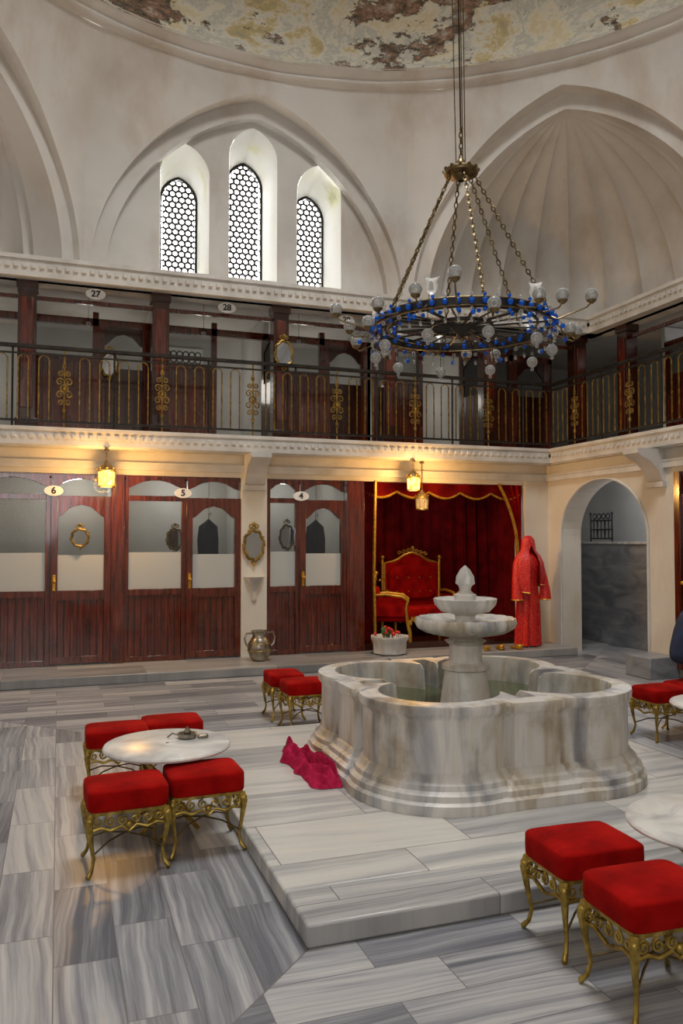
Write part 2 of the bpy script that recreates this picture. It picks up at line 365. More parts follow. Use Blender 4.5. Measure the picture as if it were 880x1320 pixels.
for wi,(c,h,top,h2,top2) in enumerate(WIN):
    b=B(); Yp=YN+.235; Yl=YN+.90; X0=CX+c
    def outl(h_,tp,zb_):
        return [(-h_,zb_)]+[(h_*-cos(pi*j/14),tp-.42*h_/.33+.42*h_/.33*af(-cos(pi*j/14))) for j in range(15)]+[(h_,zb_)]
    def outl0(h_,tp,zb_):
        return [(-h_,zb_)]+[(h_*-cos(pi*j/14),tp-.42+.42*af(-cos(pi*j/14))) for j in range(15)]+[(h_,zb_)]
    o1=outl0(h,top,Z0); o2=outl(h2,top2,Z0+.06)
    vs=[(X0+p[0],Yp,p[1]) for p in o1]+[(X0+p[0],Yl,p[1]) for p in o2]; n_=len(o1)
    b.add(vs,[(i,(i+1)%n_,n_+(i+1)%n_,n_+i) for i in range(n_)],REVEAL)
    b.build('window_reveal_%d'%(wi+1),fix=False)
    b=B(Matrix.Translation((X0,Yl,0)))
    b.tube([(p[0]*.97,0,p[1]-.01) for p in o2],.026,IRON,6,True)
    R_=.053; dx=R_*sqrt(3); dz=R_*1.5; row=0; z=Z0+.08
    while z<top2:
        x=-h2-(dx/2 if row%2 else 0)
        while x<h2+dx:
            if abs(x)<h2-.02 and z<top2-.42*h2/.33+.42*h2/.33*af(x/h2)-.03:
                hx=[];ins=[]
                for j in range(12):
                    a=pi/6+2*pi*j/12
                    rr=R_*1.0 if j%2==0 else R_*cos(pi/6)
                    hx.append((x+rr*cos(a),-.012,z+rr*sin(a))); ins.append((x+R_*.60*cos(a),-.012,z+R_*.60*sin(a)))
                bk=[(p[0],.012,p[2]) for p in ins]
                b.add(hx+ins+bk,[(j,(j+1)%12,12+(j+1)%12,12+j) for j in range(12)]+[(12+j,12+(j+1)%12,24+(j+1)%12,24+j) for j in range(12)],IRON)
            x+=dx
        z+=dz; row+=1
    b.build('window_%d'%(wi+1),fix=False)

b=B()
b.lathe([(RR+.02,ZD-.02),(RR-.05,ZD+.0),(RR-.08,ZD+.04),(RR-.07,ZD+.08),(5.20,ZD+.10),(5.13,ZD+.18)],PLASTER,120,(CX,CY,0),rf=lambda t,r,z:1+.005*noise.noise(Vector((14*cos(t),14*sin(t),z*3))))
b.build('trim_dome_ring',fix=False)
b=B(); b.lathe([(max(.01,5.14*cos(pi/2*i/22)),ZD+.16+3.6*sin(pi/2*i/22)) for i in range(23)],DOME,96,(CX,CY,0)); b.build('ceiling_dome',fix=False)

# ------------------------------------------------------------------ square shell walls
b=B(); b.box(XW-.2,XE+2.6,13.25,13.4,0,ZC-.02,CABIN); b.build('wall_north_outer')
b=B(); b.box(10.5,10.65,YS,13.25,0,ZC-.02,CABIN); b.build('wall_east_outer')
b=B(); b.box(XW-.2,XW,YS-.2,13.25,0,ZC,PLASTER2); b.build('wall_west')
b=B(); b.box(XW,10.6,YS-.2,YS,0,ZC,PLASTER2); b.build('wall_south')
b=B(); b.box(XW-.2,10.6,YN+.0,13.3,ZC-.2,ZC-.01,PLASTER); b.box(XE,10.6,YS-.2,YN,ZC-.2,ZC-.01,PLASTER); b.build('ceiling_gallery')
b=B(); b.box(XW,10.55,EY+.06,13.25,SLAB0,SLAB1-.02,TRIM); b.box(EX+.06,10.55,YS,EY+.06,SLAB0,SLAB1-.02,TRIM); b.build('balcony_slab')
def cornice(name,ex,ey,z0,z1,mat,out,dent=True):
    b=B(); H=z1-z0
    steps=[(0.0,z0,z0+.18*H),(out*.35,z0+.18*H,z0+.36*H),(out*.6,z0+.62*H,z0+.8*H),(out,z0+.8*H,z1)]
    b.box(XW,ex+.3,ey+out*.15,ey+out*.15+.25,z0,z1-.001,mat); b.box(ex+out*.15,ex+out*.15+.25,YS,ey+.3,z0,z1-.001,mat)
    for o_,a,c in steps:
        yy=ey+out-o_; xx=ex+out-o_
        b.box(XW,xx,yy,yy+.12+out,a,c,mat); b.box(xx,xx+.12+out,YS,yy+.12+out,a,c,mat)
    x=XW
    while x<ex and dent:
        b.box(x,x+.05,ey-out*.0,ey+out*1.2,z0+.40*H,z0+.60*H,mat); x+=.10
    y=YS
    while y<ey and dent:
        b.box(ex-out*.0,ex+out*1.2,y,y+.05,z0+.40*H,z0+.60*H,mat); y+=.10
    return b.build(name)
cornice('trim_upper_cornice',7.85,10.5,4.96,ZC,TRIM,.18)
cornice('trim_balcony_cornice',EX,EY,2.86,SLAB1,TRIM,.12)
cornice('trim_lower_moulding',WX-.05,10.65,2.60,2.70,TRIM,.05,False)

# ------------------------------------------------------------------ ground floor north wall
b=B()
b.box(XW,WX+.15,YN,YN+.18,2.535,SLAB0,PLASTER2)
b.box(2.335,2.69,YN-.05,YN+.2,0.11,2.6,PLASTER2)
b.box(6.80,WX+.1,YN-.02,YN+.3,0,2.6,PLASTER2)
b.build('wall_north')
def corbel(name,M):
    b=B(M)
    prof=[(0,2.84),(-.42,2.84),(-.42,2.78),(-.36,2.74),(-.22,2.68),(-.10,2.56),(-.05,2.45),(0,2.42)]
    vs=[(-.14,p[0],p[1]) for p in prof]+[(.14,p[0],p[1]) for p in prof]; k=len(prof)
    b.add(vs,[tuple(range(k)),tuple(range(2*k-1,k-1,-1))]+[(i,i+k,(i+1)%k+k,(i+1)%k) for i in range(k)],TRIM)
    b.box(-.16,.16,-.06,0,2.36,2.43,TRIM)
    b.build(name)
corbel('corbel',RZ(2.51,YN-.05,0,0)); corbel('corbel',RZ(WX,8.25,0,-90)); corbel('corbel',RZ(WX,5.2,0,-90))

def boards(b,u0,u1,z0,z1,y,mat):
    n=max(1,round((u1-u0)/.085)); w=(u1-u0)/n
    b.box(u0,u1,y+.012,y+.03,z0,z1,WOODD)
    for i in range(n): b.box(u0+i*w+.004,u0+(i+1)*w-.004,y,y+.015,z0,z1,mat)
def sidepanel(b,u0,u1):
    s_=.06
    b.box(u0,u0+s_,0,.07,.11,2.5,WOOD); b.box(u1-s_,u1,0,.07,.11,2.5,WOOD)
    boards(b,u0+s_,u1-s_,.16,.98,.02,WOOD); b.box(u0+s_,u1-s_,0,.06,.11,.18,WOOD)
    b.box(u0+s_,u1-s_,-.005,.065,.97,1.05,WOOD)
    b.box(u0+s_,u1-s_,.03,.036,1.05,1.53,FROST); b.box(u0+s_,u1-s_,.03,.036,1.53,2.22,GLASS)
    b.box(u0+s_,u1-s_,-.005,.065,2.2,2.27,WOOD)
def head(b,u0,u1,zt,zs,zc,y0,y1,mat):
    k=14; pts=[(u0,zt),(u0,zs)]
    for i in range(k+1):
        t=i/k; x=u0+(u1-u0)*t; s_=abs(2*t-1)
        z=zs+(zc-zs)*(1 if s_<.25 else (.5+.5*cos(pi*(s_-.25)/.75))**.8)
        if s_<.25: z+= .02*(1-s_/.25)
        pts.append((x,z))
    pts+= [(u1,zs),(u1,zt)]
    b.prism(pts,y0,y1,mat)
def leaf(b,u0,u1,knob=1):
    s_=.085; y0=-.02
    b.box(u0,u0+s_,y0,.05,.13,2.25,WOOD); b.box(u1-s_,u1,y0,.05,.13,2.25,WOOD)
    boards(b,u0+s_,u1-s_,.2,.95,0,WOOD); b.box(u0+s_,u1-s_,y0,.05,.13,.22,WOOD); b.box(u0+s_,u1-s_,y0,.05,.93,1.05,WOOD)
    b.box(u0+s_,u1-s_,.01,.016,1.05,1.5,FROST); b.box(u0+s_,u1-s_,.01,.016,1.5,2.2,GLASS)
    head(b,u0+s_,u1-s_,2.25,1.98,2.12,y0,.05,WOOD)
    ku=u0+.045 if knob>0 else u1-.045
    b.box(ku-.018,ku+.018,-.03,-.02,1.05,1.25,GOLDB); b.ball((ku,-.06,1.17),.025,GOLDB); b.cyl((ku,-.02,1.17),(ku,-.06,1.17),.01,.01,GOLDB,8)
def transom(b,u0,u1):
    b.box(u0,u1,0,.07,2.47,2.53,WOOD); b.box(u0,u1,.03,.036,2.25,2.5,GLASS); head(b,u0+.02,u1-.02,2.52,2.36,2.46,-.01,.05,WOOD)
def plaque(name,txt,M,w=.11,h=.06):
    b=B(M)
    k=24
    b.add([(w*cos(2*pi*i/k),0,h*sin(2*pi*i/k)) for i in range(k)]+[(w*cos(2*pi*i/k),.012,h*sin(2*pi*i/k)) for i in range(k)],
      [tuple(range(k)),tuple(range(2*k-1,k-1,-1))]+[(i,i+k,(i+1)%k+k,(i+1)%k) for i in range(k)],WHITEP)
    o=b.build(name)
    cu=bpy.data.curves.new('digits','FONT'); cu.body=txt; cu.size=.115; cu.align_x='CENTER'; cu.align_y='CENTER'; cu.extrude=.001; cu.offset=.003
    cu.materials.append(BLACK)
    t=bpy.data.objects.new('digits',cu); S.collection.objects.link(t); t.parent=o
    t.matrix_world=M@Matrix.Translation((0,-.004,0))@Matrix.Rotation(pi/2,4,'X')
MN=Matrix.Translation((0,YN,0))
def unit(name,M,pan,lf,posts=(),knob=1):
    b=B(M)
    sidepanel(b,*pan); leaf(b,*lf,knob)
    transom(b,*pan); transom(b,*lf)
    for p in posts: b.box(p[0],p[1],-.05,.12,.11,2.53,WOOD)
    b.build(name,bevel=.004)
unit('door_1',MN,(-.98,-.09),(-.09,.64),[(.64,.80)])
unit('door_2',MN,(.80,1.60),(1.60,2.335))
unit('door_3',MN,(2.69,3.17),(3.17,3.86),[(3.86,4.12)])
unit('door_4',MN,(-2.93,-1.85),(-1.85,-1.14),[(-1.14,-.98)])
ME=RZ(WX,7.92,0,-90)
unit('door_5',ME,(.82,1.7),(.1,.82),[(0,.1)])
unit('door_6',ME,(1.86,2.6),(2.6,3.3),[(1.7,1.86)])
b=B(ME); b.box(0,7.9+.3,-.0,.18,2.535,SLAB0,PLASTER2); b.box(3.3,8.2,0,.18,0,2.535,PLASTER2); b.build('wall_east_south')
for t,x,y,z in (('6',-.06,YN-.04,2.31),('5',1.55,YN-.04,2.31),('4',3.18,YN-.04,2.30)): plaque('number_plaque',t,Matrix.Translation((x,y,z)),.115,.065)

b=B(); y0,y1=8.43,10.33; yc=(y0+y1)/2; hw=(y1-y0)/2; zs=1.75; zt=2.56
def at(y): return zs+(zt-zs)*sqrt(max(0,1-((y-yc)/hw)**2))
ys=[yc-hw*cos(pi*i/24) for i in range(25)]
for X_ in (WX,WX+.35):
    for i in range(24):
        b.add([(X_,ys[i],at(ys[i])),(X_,ys[i+1],at(ys[i+1])),(X_,ys[i+1],SLAB0),(X_,ys[i],SLAB0)],[(0,1,2,3)],PLASTER2)
for i in range(24):
    b.add([(WX,ys[i],at(ys[i])),(WX,ys[i+1],at(ys[i+1])),(WX+.35,ys[i+1],at(ys[i+1])),(WX+.35,ys[i],at(ys[i]))],[(0,1,2,3)],PLASTER2,True)
b.box(WX,WX+.35,7.92,y0,0,SLAB0,PLASTER2); b.box(WX,WX+.35,y1,YN+.3,0,SLAB0,PLASTER2)
b.tube([(WX-.01,y0,.1)]+[(WX-.01,y,at(y)) for y in ys]+[(WX-.01,y1,.1)],.018,TRIM,6)
b.build('wall_east',fix=False)
b=B(); b.box(WX+.35,10.45,7.7,7.9,0,SLAB0,CABIN); b.box(9.6,9.7,7.9,13.2,0,SLAB0,CABIN); b.build('wall_annex')
b=B(); b.box(8.45,8.55,8.3,13.2,0,1.62,GREY); b.box(8.42,8.58,8.3,13.2,1.62,1.66,MARB); b.build('marble_partition',bevel=.008)
b=B(Matrix.Translation((8.5,1.45,1.66)))
for yy in (9.35,9.9): b.cyl((0,yy,0),(0,yy,.46),.014,.014,BLACK,8); b.ball((0,yy,.47),.025,BLACK)
for zz in (.05,.2,.35): b.cyl((0,9.35,zz),(0,9.9,zz),.013,.013,BLACK,6)
for i in range(5):
    for zz in (.05,.2): b.cyl((0,9.44+i*.095,zz),(0,9.44+i*.095,zz+.15),.008,.022 if i%2 else .014,BLACK,6)
for i in range(4): b.torus((0,9.45+i*.115,.42),.045,.011,BLACK,'x',12,5)
b.build('black_towel_rack')

b=B()
for x in (-1.06,.72,2.51): b.box(x-.05,x+.05,YN+.2,13.25,0,SLAB0,CABIN)
b.box(3.95,4.1,YN+.15,13.25,0,SLAB0,CABIN); b.box(6.95,7.1,YN+.3,13.25,0,SLAB0,CABIN)
b.box(XW,4.0,12.3,12.4,0,SLAB0,CABIN); b.build('wall_cabins')
# ------------------------------------------------------------------ red alcove
b=B(); b.box(4.1,6.95,YN,12.1,0,.2,WOODD); b.build('alcove_floor')
def drape(b,p0,p1,z0,z1,amp,wl,mat,nrm,nz=10):
    p0=Vector(p0);p1=Vector(p1); L=(p1-p0).length; n=int(L/wl*10); vs=[];fs=[]
    nr=Vector(nrm)
    for j in range(nz+1):
        z=z0+(z1-z0)*j/nz
        for i in range(n+1):
            t=i/n; ph=2*pi*t*L/wl+.8*noise.noise(Vector((t*8,0,z*.5)))
            d=amp*(.7+.3*(1-j/nz))*(sin(ph)+.35*sin(2.3*ph+1))
            q=p0.lerp(p1,t)+nr*d; vs.append((q.x,q.y,z))
    for j in range(nz):
        for i in range(n): a=j*(n+1)+i; fs.append((a,a+1,a+n+2,a+n+1))
    b.add(vs,fs,mat,True)
b=B()
drape(b,(4.15,12.0),(6.9,12.0),.21,2.75,.045,.22,CURT,(0,-1))
drape(b,(4.17,10.95),(4.17,12.0),.21,2.75,.04,.2,CURT,(1,0))
drape(b,(6.88,10.95),(6.88,12.0),.21,2.75,.04,.2,CURT,(-1,0))
b.box(4.15,6.95,YN+.18,12.1,2.72,2.74,CURT)
b.build('alcove_curtain',fix=False)
b=B()
n=90; vs=[];tr=[]
for i in range(n+1):
    x=4.16+(6.78-4.16)*i/n; ph=(i/n*5)%1
    zb_=2.42-.09*sin(pi*ph)-.02
    vs+= [(x,YN+.12-.03*sin(pi*ph),zb_),(x,YN+.12-.04*sin(pi*ph*2),(zb_+2.62)/2),(x,YN+.12,2.62)]; tr.append((x,YN+.10-.03*sin(pi*ph),zb_))
b.add(vs,[(3*i+r,3*i+3+r,3*i+4+r,3*i+1+r) for i in range(n) for r in (0,1)],CURT,True)
b.tube(tr,.018,GOLDB,5)
for x0,dr in ((4.16,1),(6.77,-1)):
    nz=16; vs=[]; m_=24
    for j in range(nz+1):
        f=j/nz; z=.25+2.3*f if dr>0 else 1.45+1.1*f
        wd=.09+.03*abs(f-.4) if dr>0 else .07+.24*f*f
        for i in range(m_+1):
            t=i/m_; vs.append((x0+dr*wd*t*1.4,YN+.06+.03*sin(t*24),z))
    b.add(vs,[(j*(m_+1)+i,j*(m_+1)+i+1,(j+1)*(m_+1)+i+1,(j+1)*(m_+1)+i) for j in range(nz) for i in range(m_)],VELVET if dr<0 else CURT,True)
    ln=[vs[j*(m_+1)+m_] for j in range(nz+1)]; b.tube([(p[0],p[1]-.03,p[2]) for p in ln],.024,GOLDB,5)
b.build('curtain_valance',fix=False)

def settee(name,M,W,H,sh=.42):
    b=B(M); hw=W/2
    b.super((0,-.30,sh-.05),(hw-.05,.27,.09),VELVET,.3)
    top=[(-hw+.06,H-.20),(-hw*.6,H-.17),(-hw*.45,H-.14),(-hw*.25,H-.07),(0,H-.03),(hw*.25,H-.07),(hw*.45,H-.14),(hw*.6,H-.17),(hw-.06,H-.20)]
    poly=[(-hw+.06,sh),]+top+[(hw-.06,sh)]
    b.prism(poly,-.04,.02,VELVET)
    b.super((0,-.06,(sh+H)/2-.05),(hw*.78,.05,(H-sh)*.3),VELVET,.45)
    for i in range(4):
        for j in range(2): b.ball(((i-1.5)*hw*.36,-.11,sh+.25+j*.22),.014,GOLDB,6)
    b.tube([(p[0],-.03,p[1]) for p in poly],.022,GOLDB,6)
    for i in range(7):
        x=(i-3)*hw*.14; b.spiral((x,-.05,H-.04+.02*(3-abs(i-3))),.035,1.1,0,GOLDB,.008,flip=1 if i<3 else -1)
    b.ball((0,-.05,H+.04),.035,GOLDB)
    for sx in (-1,1):
        b.cyl((sx*(hw-.04),0,0),(sx*(hw-.04),0,H-.14),.022,.022,GOLDB,8); b.ball((sx*(hw-.04),0,H-.11),.035,GOLDB)
        b.tube([(sx*(hw-.04),0,sh+.25),(sx*(hw-.03),-.2,sh+.27),(sx*(hw-.02),-.45,sh+.24),(sx*(hw-.02),-.53,sh+.18),(sx*(hw-.03),-.50,sh+.08),(sx*(hw-.04),-.52,.3),(sx*(hw-.02),-.56,.1),(sx*(hw-.03),-.56,0)],[.02,.022,.024,.026,.02,.026,.022,.028],GOLDB,8)
        b.box(sx*(hw-.04)-.012,sx*(hw-.04)+.012,-.48,-.02,sh-.05,sh+.2,VELVET)
    b.box(-hw+.05,hw-.05,-.57,-.53,sh-.17,sh-.11,GOLDB)
    for i in range(int(W/.12)): b.spiral((-hw+.1+i*.12,-.58,sh-.17),.04,1.1,0,GOLDB,.008)
    b.build(name)
settee('throne_settee',RZ(5.36,11.78,.2,0),1.08,1.32)
settee('throne_armchair',RZ(4.44,11.15,.2,65),.50,.95)

# red dress on mannequin
b=B(Matrix.Translation((6.60,10.32,.11)))
fold=lambda t,r,z:1+.13*max(0,(1.0-z))*(sin(8*t)+.5*sin(15*t+1))
b.lathe([(.19,.02),(.19,.2),(.185,.5),(.17,.75),(.14,.98),(.17,1.12),(.19,1.24),(.14,1.33),(.06,1.38),(.055,1.45)],DRESS,72,(0,0,0),fold,1,.72)
for sx in (-1,1):
    pts=[(sx*.15,0,1.29),(sx*.20,-.02,1.18),(sx*.235,-.05,1.0),(sx*.24,-.08,.84),(sx*.235,-.09,.70)]
    b.tube(pts,[.06,.062,.06,.075,.09],DRESS,14); b.torus((sx*.235,-.09,.70),.09,.009,GOLDB,'z',20,5)
vs=[];m_=40;prof=[(.015,1.645),(.06,1.63),(.10,1.58),(.112,1.50),(.12,1.42),(.19,1.34),(.235,1.24),(.25,1.08),(.245,.92)]
for (r_,z) in prof:
    for j in range(m_+1):
        a=-pi/2+.35*(z<1.5)+(2*pi-.7*(z<1.5))*j/m_; rr=r_*(1+.10*max(0,1.5-z)*(sin(9*a)+.4*sin(17*a)))
        vs.append((rr*cos(a),rr*sin(a)*.8-.01,z-(.12*(j/m_) if z<1.1 else 0)))
b.add(vs,[(i*(m_+1)+j,i*(m_+1)+j+1,(i+1)*(m_+1)+j+1,(i+1)*(m_+1)+j) for i in range(len(prof)-1) for j in range(m_)],DRESS,True)
b.tube([vs[(len(prof)-1)*(m_+1)+j] for j in range(m_+1)],.009,GOLDB,5)
b.ball((0,.0,1.53),.075,CURT,12,(1,1,1.2))
b.cyl((0,0,0),(0,0,.3),.02,.02,WOODD,8); b.lathe([(.14,0.001),(.13,.03),(.02,.04)],WOODD,16)
b.build('red_dress_on_mannequin',fix=False)

b=B(Matrix.Translation((4.35,10.28,.111)))
b.lathe([(.20,0),(.24,.02),(.25,.18),(.28,.22),(.28,.25),(.25,.25),(.24,.2),(.01,.2)],MARB,8,capb=True)
for i in range(30):
    a=random.uniform(0,2*pi); r_=random.uniform(0,.17); x,y=r_*cos(a)-.03,r_*sin(a); h_=random.uniform(.26,.36)
    b.cyl((x,y,.2),(x*1.2,y*1.2,h_),.004,.003,GREEN,4); b.ball((x*1.2,y*1.2,h_),.025,DRESS if i%3 else GREEN,8)
b.build('marble_flower_planter')
for i in range(3):
    b=B(RZ(5.80+i*.24,10.14+.05*(i%2),.112,20*i-30))
    b.super((0,0,.02),(.045,.12,.018),GOLDB,.6,16,8); b.super((0,-.06,.045),(.042,.06,.03),GOLDB,.7,16,8); b.tube([(0,-.11,.05),(0,-.15,.07),(0,-.15,.1)],[.015,.01,.004],GOLDB,6)
    b.build('gold_slipper')

# ------------------------------------------------------------------ gallery
def posts(M,ul,name):
    for u in ul:
        b=B(M); b.box(u-.11,u+.11,0,.2,SLAB1,4.97,WOODD); b.box(u-.13,u+.13,-.02,.22,SLAB1,SLAB1+.14,WOODD); b.box(u-.13,u+.13,-.02,.22,4.85,4.97,WOODD)
        b.box(u-.07,u+.07,-.012,.0,3.35,4.75,WOOD)
        b.build(name,bevel=.008)
posts(Matrix.Translation((0,YN+.0,0)),(-2.05,-.40,1.25,2.90,4.55,6.20,7.85),'gallery_post')
ME2=RZ(XE,9.96,0,-90)
posts(ME2,(0,1.65,3.3,4.95,6.6),'gallery_post')
def gcab(M,bays,name,open_=True):
    b=B(M); D=.80
    for i,(u0,u1) in enumerate(bays):
        um=u0+(u1-u0)*.52
        b.box(u0+.02,u0+.09,D,D+.08,SLAB1,4.72,WOOD); b.box(um-.04,um+.04,D,D+.08,SLAB1,4.85,WOOD); b.box(u1-.07,u1-.0,D,D+.08,SLAB1,4.72,WOOD)
        b.box(u0,u1,D,D+.08,4.66,4.76,WOOD)
        boards(b,u0+.09,um-.04,SLAB1+.05,4.17,D+.02,WOOD); b.box(u0+.09,um,D-.005,D+.075,4.15,4.23,WOOD)
        b.box(u0+.09,um-.04,D+.03,D+.036,4.22,4.66,GLASS)
        if open_ and i%2==0:
            Mo=M@Matrix.Translation((u1-.05,D,0))@Matrix.Rotation(radians(100),4,'Z'); o=b.M; b.M=Mo
            b.box(-.62,0,0,.04,SLAB1+.03,3.98,WOODD); b.box(-.62,-.54,0,.04,3.98,4.62,WOODD); b.box(-.08,0,0,.04,3.98,4.62,WOODD); b.box(-.54,-.08,.018,.022,3.98,4.6,GLASS); head(b,-.54,-.08,4.64,4.44,4.56,0,.04,WOODD)
            b.M=o
        else:
            b.box(um+.04,um+.12,D-.01,D+.05,SLAB1,4.66,WOOD); b.box(u1-.16,u1-.07,D-.01,D+.05,SLAB1,4.66,WOOD)
            boards(b,um+.12,u1-.16,SLAB1+.05,4.08,D+.0,WOODD); head(b,um+.12,u1-.16,4.66,4.4,4.55,D,D+.04,WOODD); b.box(um+.12,u1-.16,D+.02,D+.026,4.08,4.6,GLASS)
        b.box(u0-.05,u0+.02,D,2.35,SLAB1,5.0,CABIN)
        b.box(u0,u1,.06,.10,4.74,4.79,WOOD)
    b.build(name,bevel=0)
gcab(Matrix.Translation((0,YN,0)),[(-2.05,-.40),(-.40,1.25),(1.25,2.90),(2.90,4.55),(4.55,6.20),(6.2,7.85)],'gallery_cabins_north')
gcab(ME2,[(0,1.65),(1.65,3.3),(3.3,4.95),(4.95,6.6)],'gallery_cabins_east',False)
b=B(Matrix.Translation((1.90,13.2,0)))
for i in range(6):
    for j in range(9):
        b.torus((-.25+i*.1,0,3.95+j*.1),.045,.01,IRON,'y',10,4)
b.box(-.33,.33,.0,.03,3.85,4.85,WHITEP); b.build('window_cabin')
for t,x,z in (('27',.42,4.86),('28',2.13,4.85),('29',3.86,4.84)): plaque('number_plaque',t,Matrix.Translation((x,YN-.02,z)),.125,.07)

def railing(name,M,L):
    b=B(M)
    b.box(0,L,-.035,.035,.98,1.02,IRON); b.box(0,L,-.012,.012,.90,.92,IRON); b.box(0,L,-.015,.015,.07,.095,IRON)
    u=.06; i=0
    while u<L-.03:
        ph=i%10
        if ph==4:
            uc=u+.06
            b.cyl((uc,0,0),(uc,0,.98),.012,.012,GOLDD,6)
            for z,r_ in ((.32,.04),(.42,.052),(.58,.052),(.68,.04)):
                b.spiral((uc-r_,0,z),r_,1.3,0,GOLDD,.010,flip=1); b.spiral((uc+r_,0,z),r_,1.3,pi,GOLDD,.010,flip=-1)
            b.torus((uc,0,.50),.045,.012,GOLDD,'y',14,5); b.ball((uc,-.01,.50),.028,GOLD,8); b.ball((uc,0,.80),.022,GOLDD,8); b.ball((uc,0,.2),.022,GOLDD,8)
            b.tube([(uc-.02,0,.24),(uc,0,.16),(uc+.02,0,.24)],.01,GOLDD,5); b.tube([(uc-.02,0,.76),(uc,0,.86),(uc+.02,0,.76)],.01,GOLDD,5)
        elif ph!=5:
            b.cyl((u,0,.08),(u,0,.84),.010,.010,GOLDD,5)
            if ph in (0,2,6,8):
                b.tube([(u,0,.84),(u+.015,0,.875),(u+.06,0,.90),(u+.105,0,.875),(u+.12,0,.84)],.008,GOLDD,5)
                b.ball((u,0,.84),.014,GOLDD,6)
            b.ball((u,0,.45),.015,GOLDD,6); b.ball((u,0,.12),.012,GOLDD,6)
        if ph==9: b.cyl((u+.06,0,0),(u+.06,0,1.0),.014,.014,IRON,6)
        u+=.12; i+=1
    b.build(name,fix=False)
railing('balcony_railing',RZ(XW,EY+.10,SLAB1,0),EX+.10-XW)
railing('balcony_railing',RZ(EX+.10,EY+.10,SLAB1,-90),EY+.3)

# ------------------------------------------------------------------ mirrors
def mirror(name,M,w,h):
    b=B(M); k=28
    b.add([(w*cos(2*pi*i/k),0,h*sin(2*pi*i/k)) for i in range(k)]+[(w*cos(2*pi*i/k),.02,h*sin(2*pi*i/k)) for i in range(k)],
      [tuple(range(k)),tuple(range(2*k-1,k-1,-1))]+[(i,i+k,(i+1)%k+k,(i+1)%k) for i in range(k)],MIRROR)
    b.tube([(w*1.12*cos(2*pi*i/48)*(1+.06*sin(8*2*pi*i/48)),0,h*1.1*sin(2*pi*i/48)*(1+.06*sin(8*2*pi*i/48))) for i in range(48)],w*.16,GOLDD,8,True)
    for i in range(12):
        a=2*pi*i/12; b.ball((w*1.27*cos(a),0,h*1.2*sin(a)),w*.13,GOLD,6)
    b.spiral((-w*.3,0,h*1.4),w*.32,1.2,0,GOLD,w*.09); b.spiral((w*.3,0,h*1.4),w*.32,1.2,pi,GOLD,w*.09,flip=-1); b.ball((0,0,h*1.62),w*.2,GOLD,8)
    b.tube([(-w*.3,0,-h*1.2),(0,0,-h*1.55),(w*.3,0,-h*1.2)],w*.1,GOLD,6)
    b.build(name)
mirror('oval_mirror',RZ(2.50,YN-.085,1.62,0),.12,.18)
mirror('oval_mirror',RZ(.26,YN-.05,1.72,0),.09,.10)
mirror('oval_mirror',RZ(1.55,YN+.7,1.70,0),.10,.13)
mirror('oval_mirror',RZ(3.03,YN+.16,1.73,0),.09,.15)
mirror('oval_mirror',RZ(2.92,YN-.06,4.27,0),.11,.16)
mirror('oval_mirror',RZ(.64,YN+.74,4.12,0),.10,.15)
b=B(Matrix.Translation((2.51,YN-.06,.86)))
b.lathe([(.02,0),(.035,.03),(.03,.08),(.055,.16),(.07,.22),(.12,.30),(.135,.33),(.12,.335),(.02,.31)],MARB,24,rf=lambda t,r,z:1+.05*cos(8*t)); b.build('marble_wall_basin')
b=B(Matrix.Translation((2.50,10.28,.111)))
b.lathe([(.09,0),(.10,.015),(.13,.06),(.155,.14),(.15,.22),(.11,.29),(.09,.32),(.095,.36),(.115,.39),(.10,.395),(.08,.34),(.01,.33)],SILVER,28,capb=True)
b.tube([(.10,0,.36),(.18,0,.37),(.21,0,.3),(.19,0,.22),(.15,0,.18)],.012,SILVER,8); b.tube([(-.10,0,.36),(-.17,0,.36),(-.2,0,.3),(-.18,0,.22),(-.15,0,.18)],.012,SILVER,8)
b.torus((0,0,.14),.157,.006,GOLD); b.torus((0,0,.23),.147,.006,GOLD)
b.build('metal_jug')
for x in (1.98,3.55):
    b=B(Matrix.Translation((x,YN+.45,0)))
    b.lathe([(.01,1.98),(.05,1.94),(.12,1.88),(.14,1.7),(.13,1.45),(.15,1.2)],NAVY,32,rf=lambda t,r,z:1+.15*sin(5*t+z*3),sy=.5); b.tube([(0,0,1.97),(0,0,2.05),(.03,.0,2.07),(.03,0,2.03)],.006,IRON,5)
    b.cyl((0,0,2.04),(0,.0,2.84),.003,.003,IRON,4); b.build('hanging_coat',fix=False)

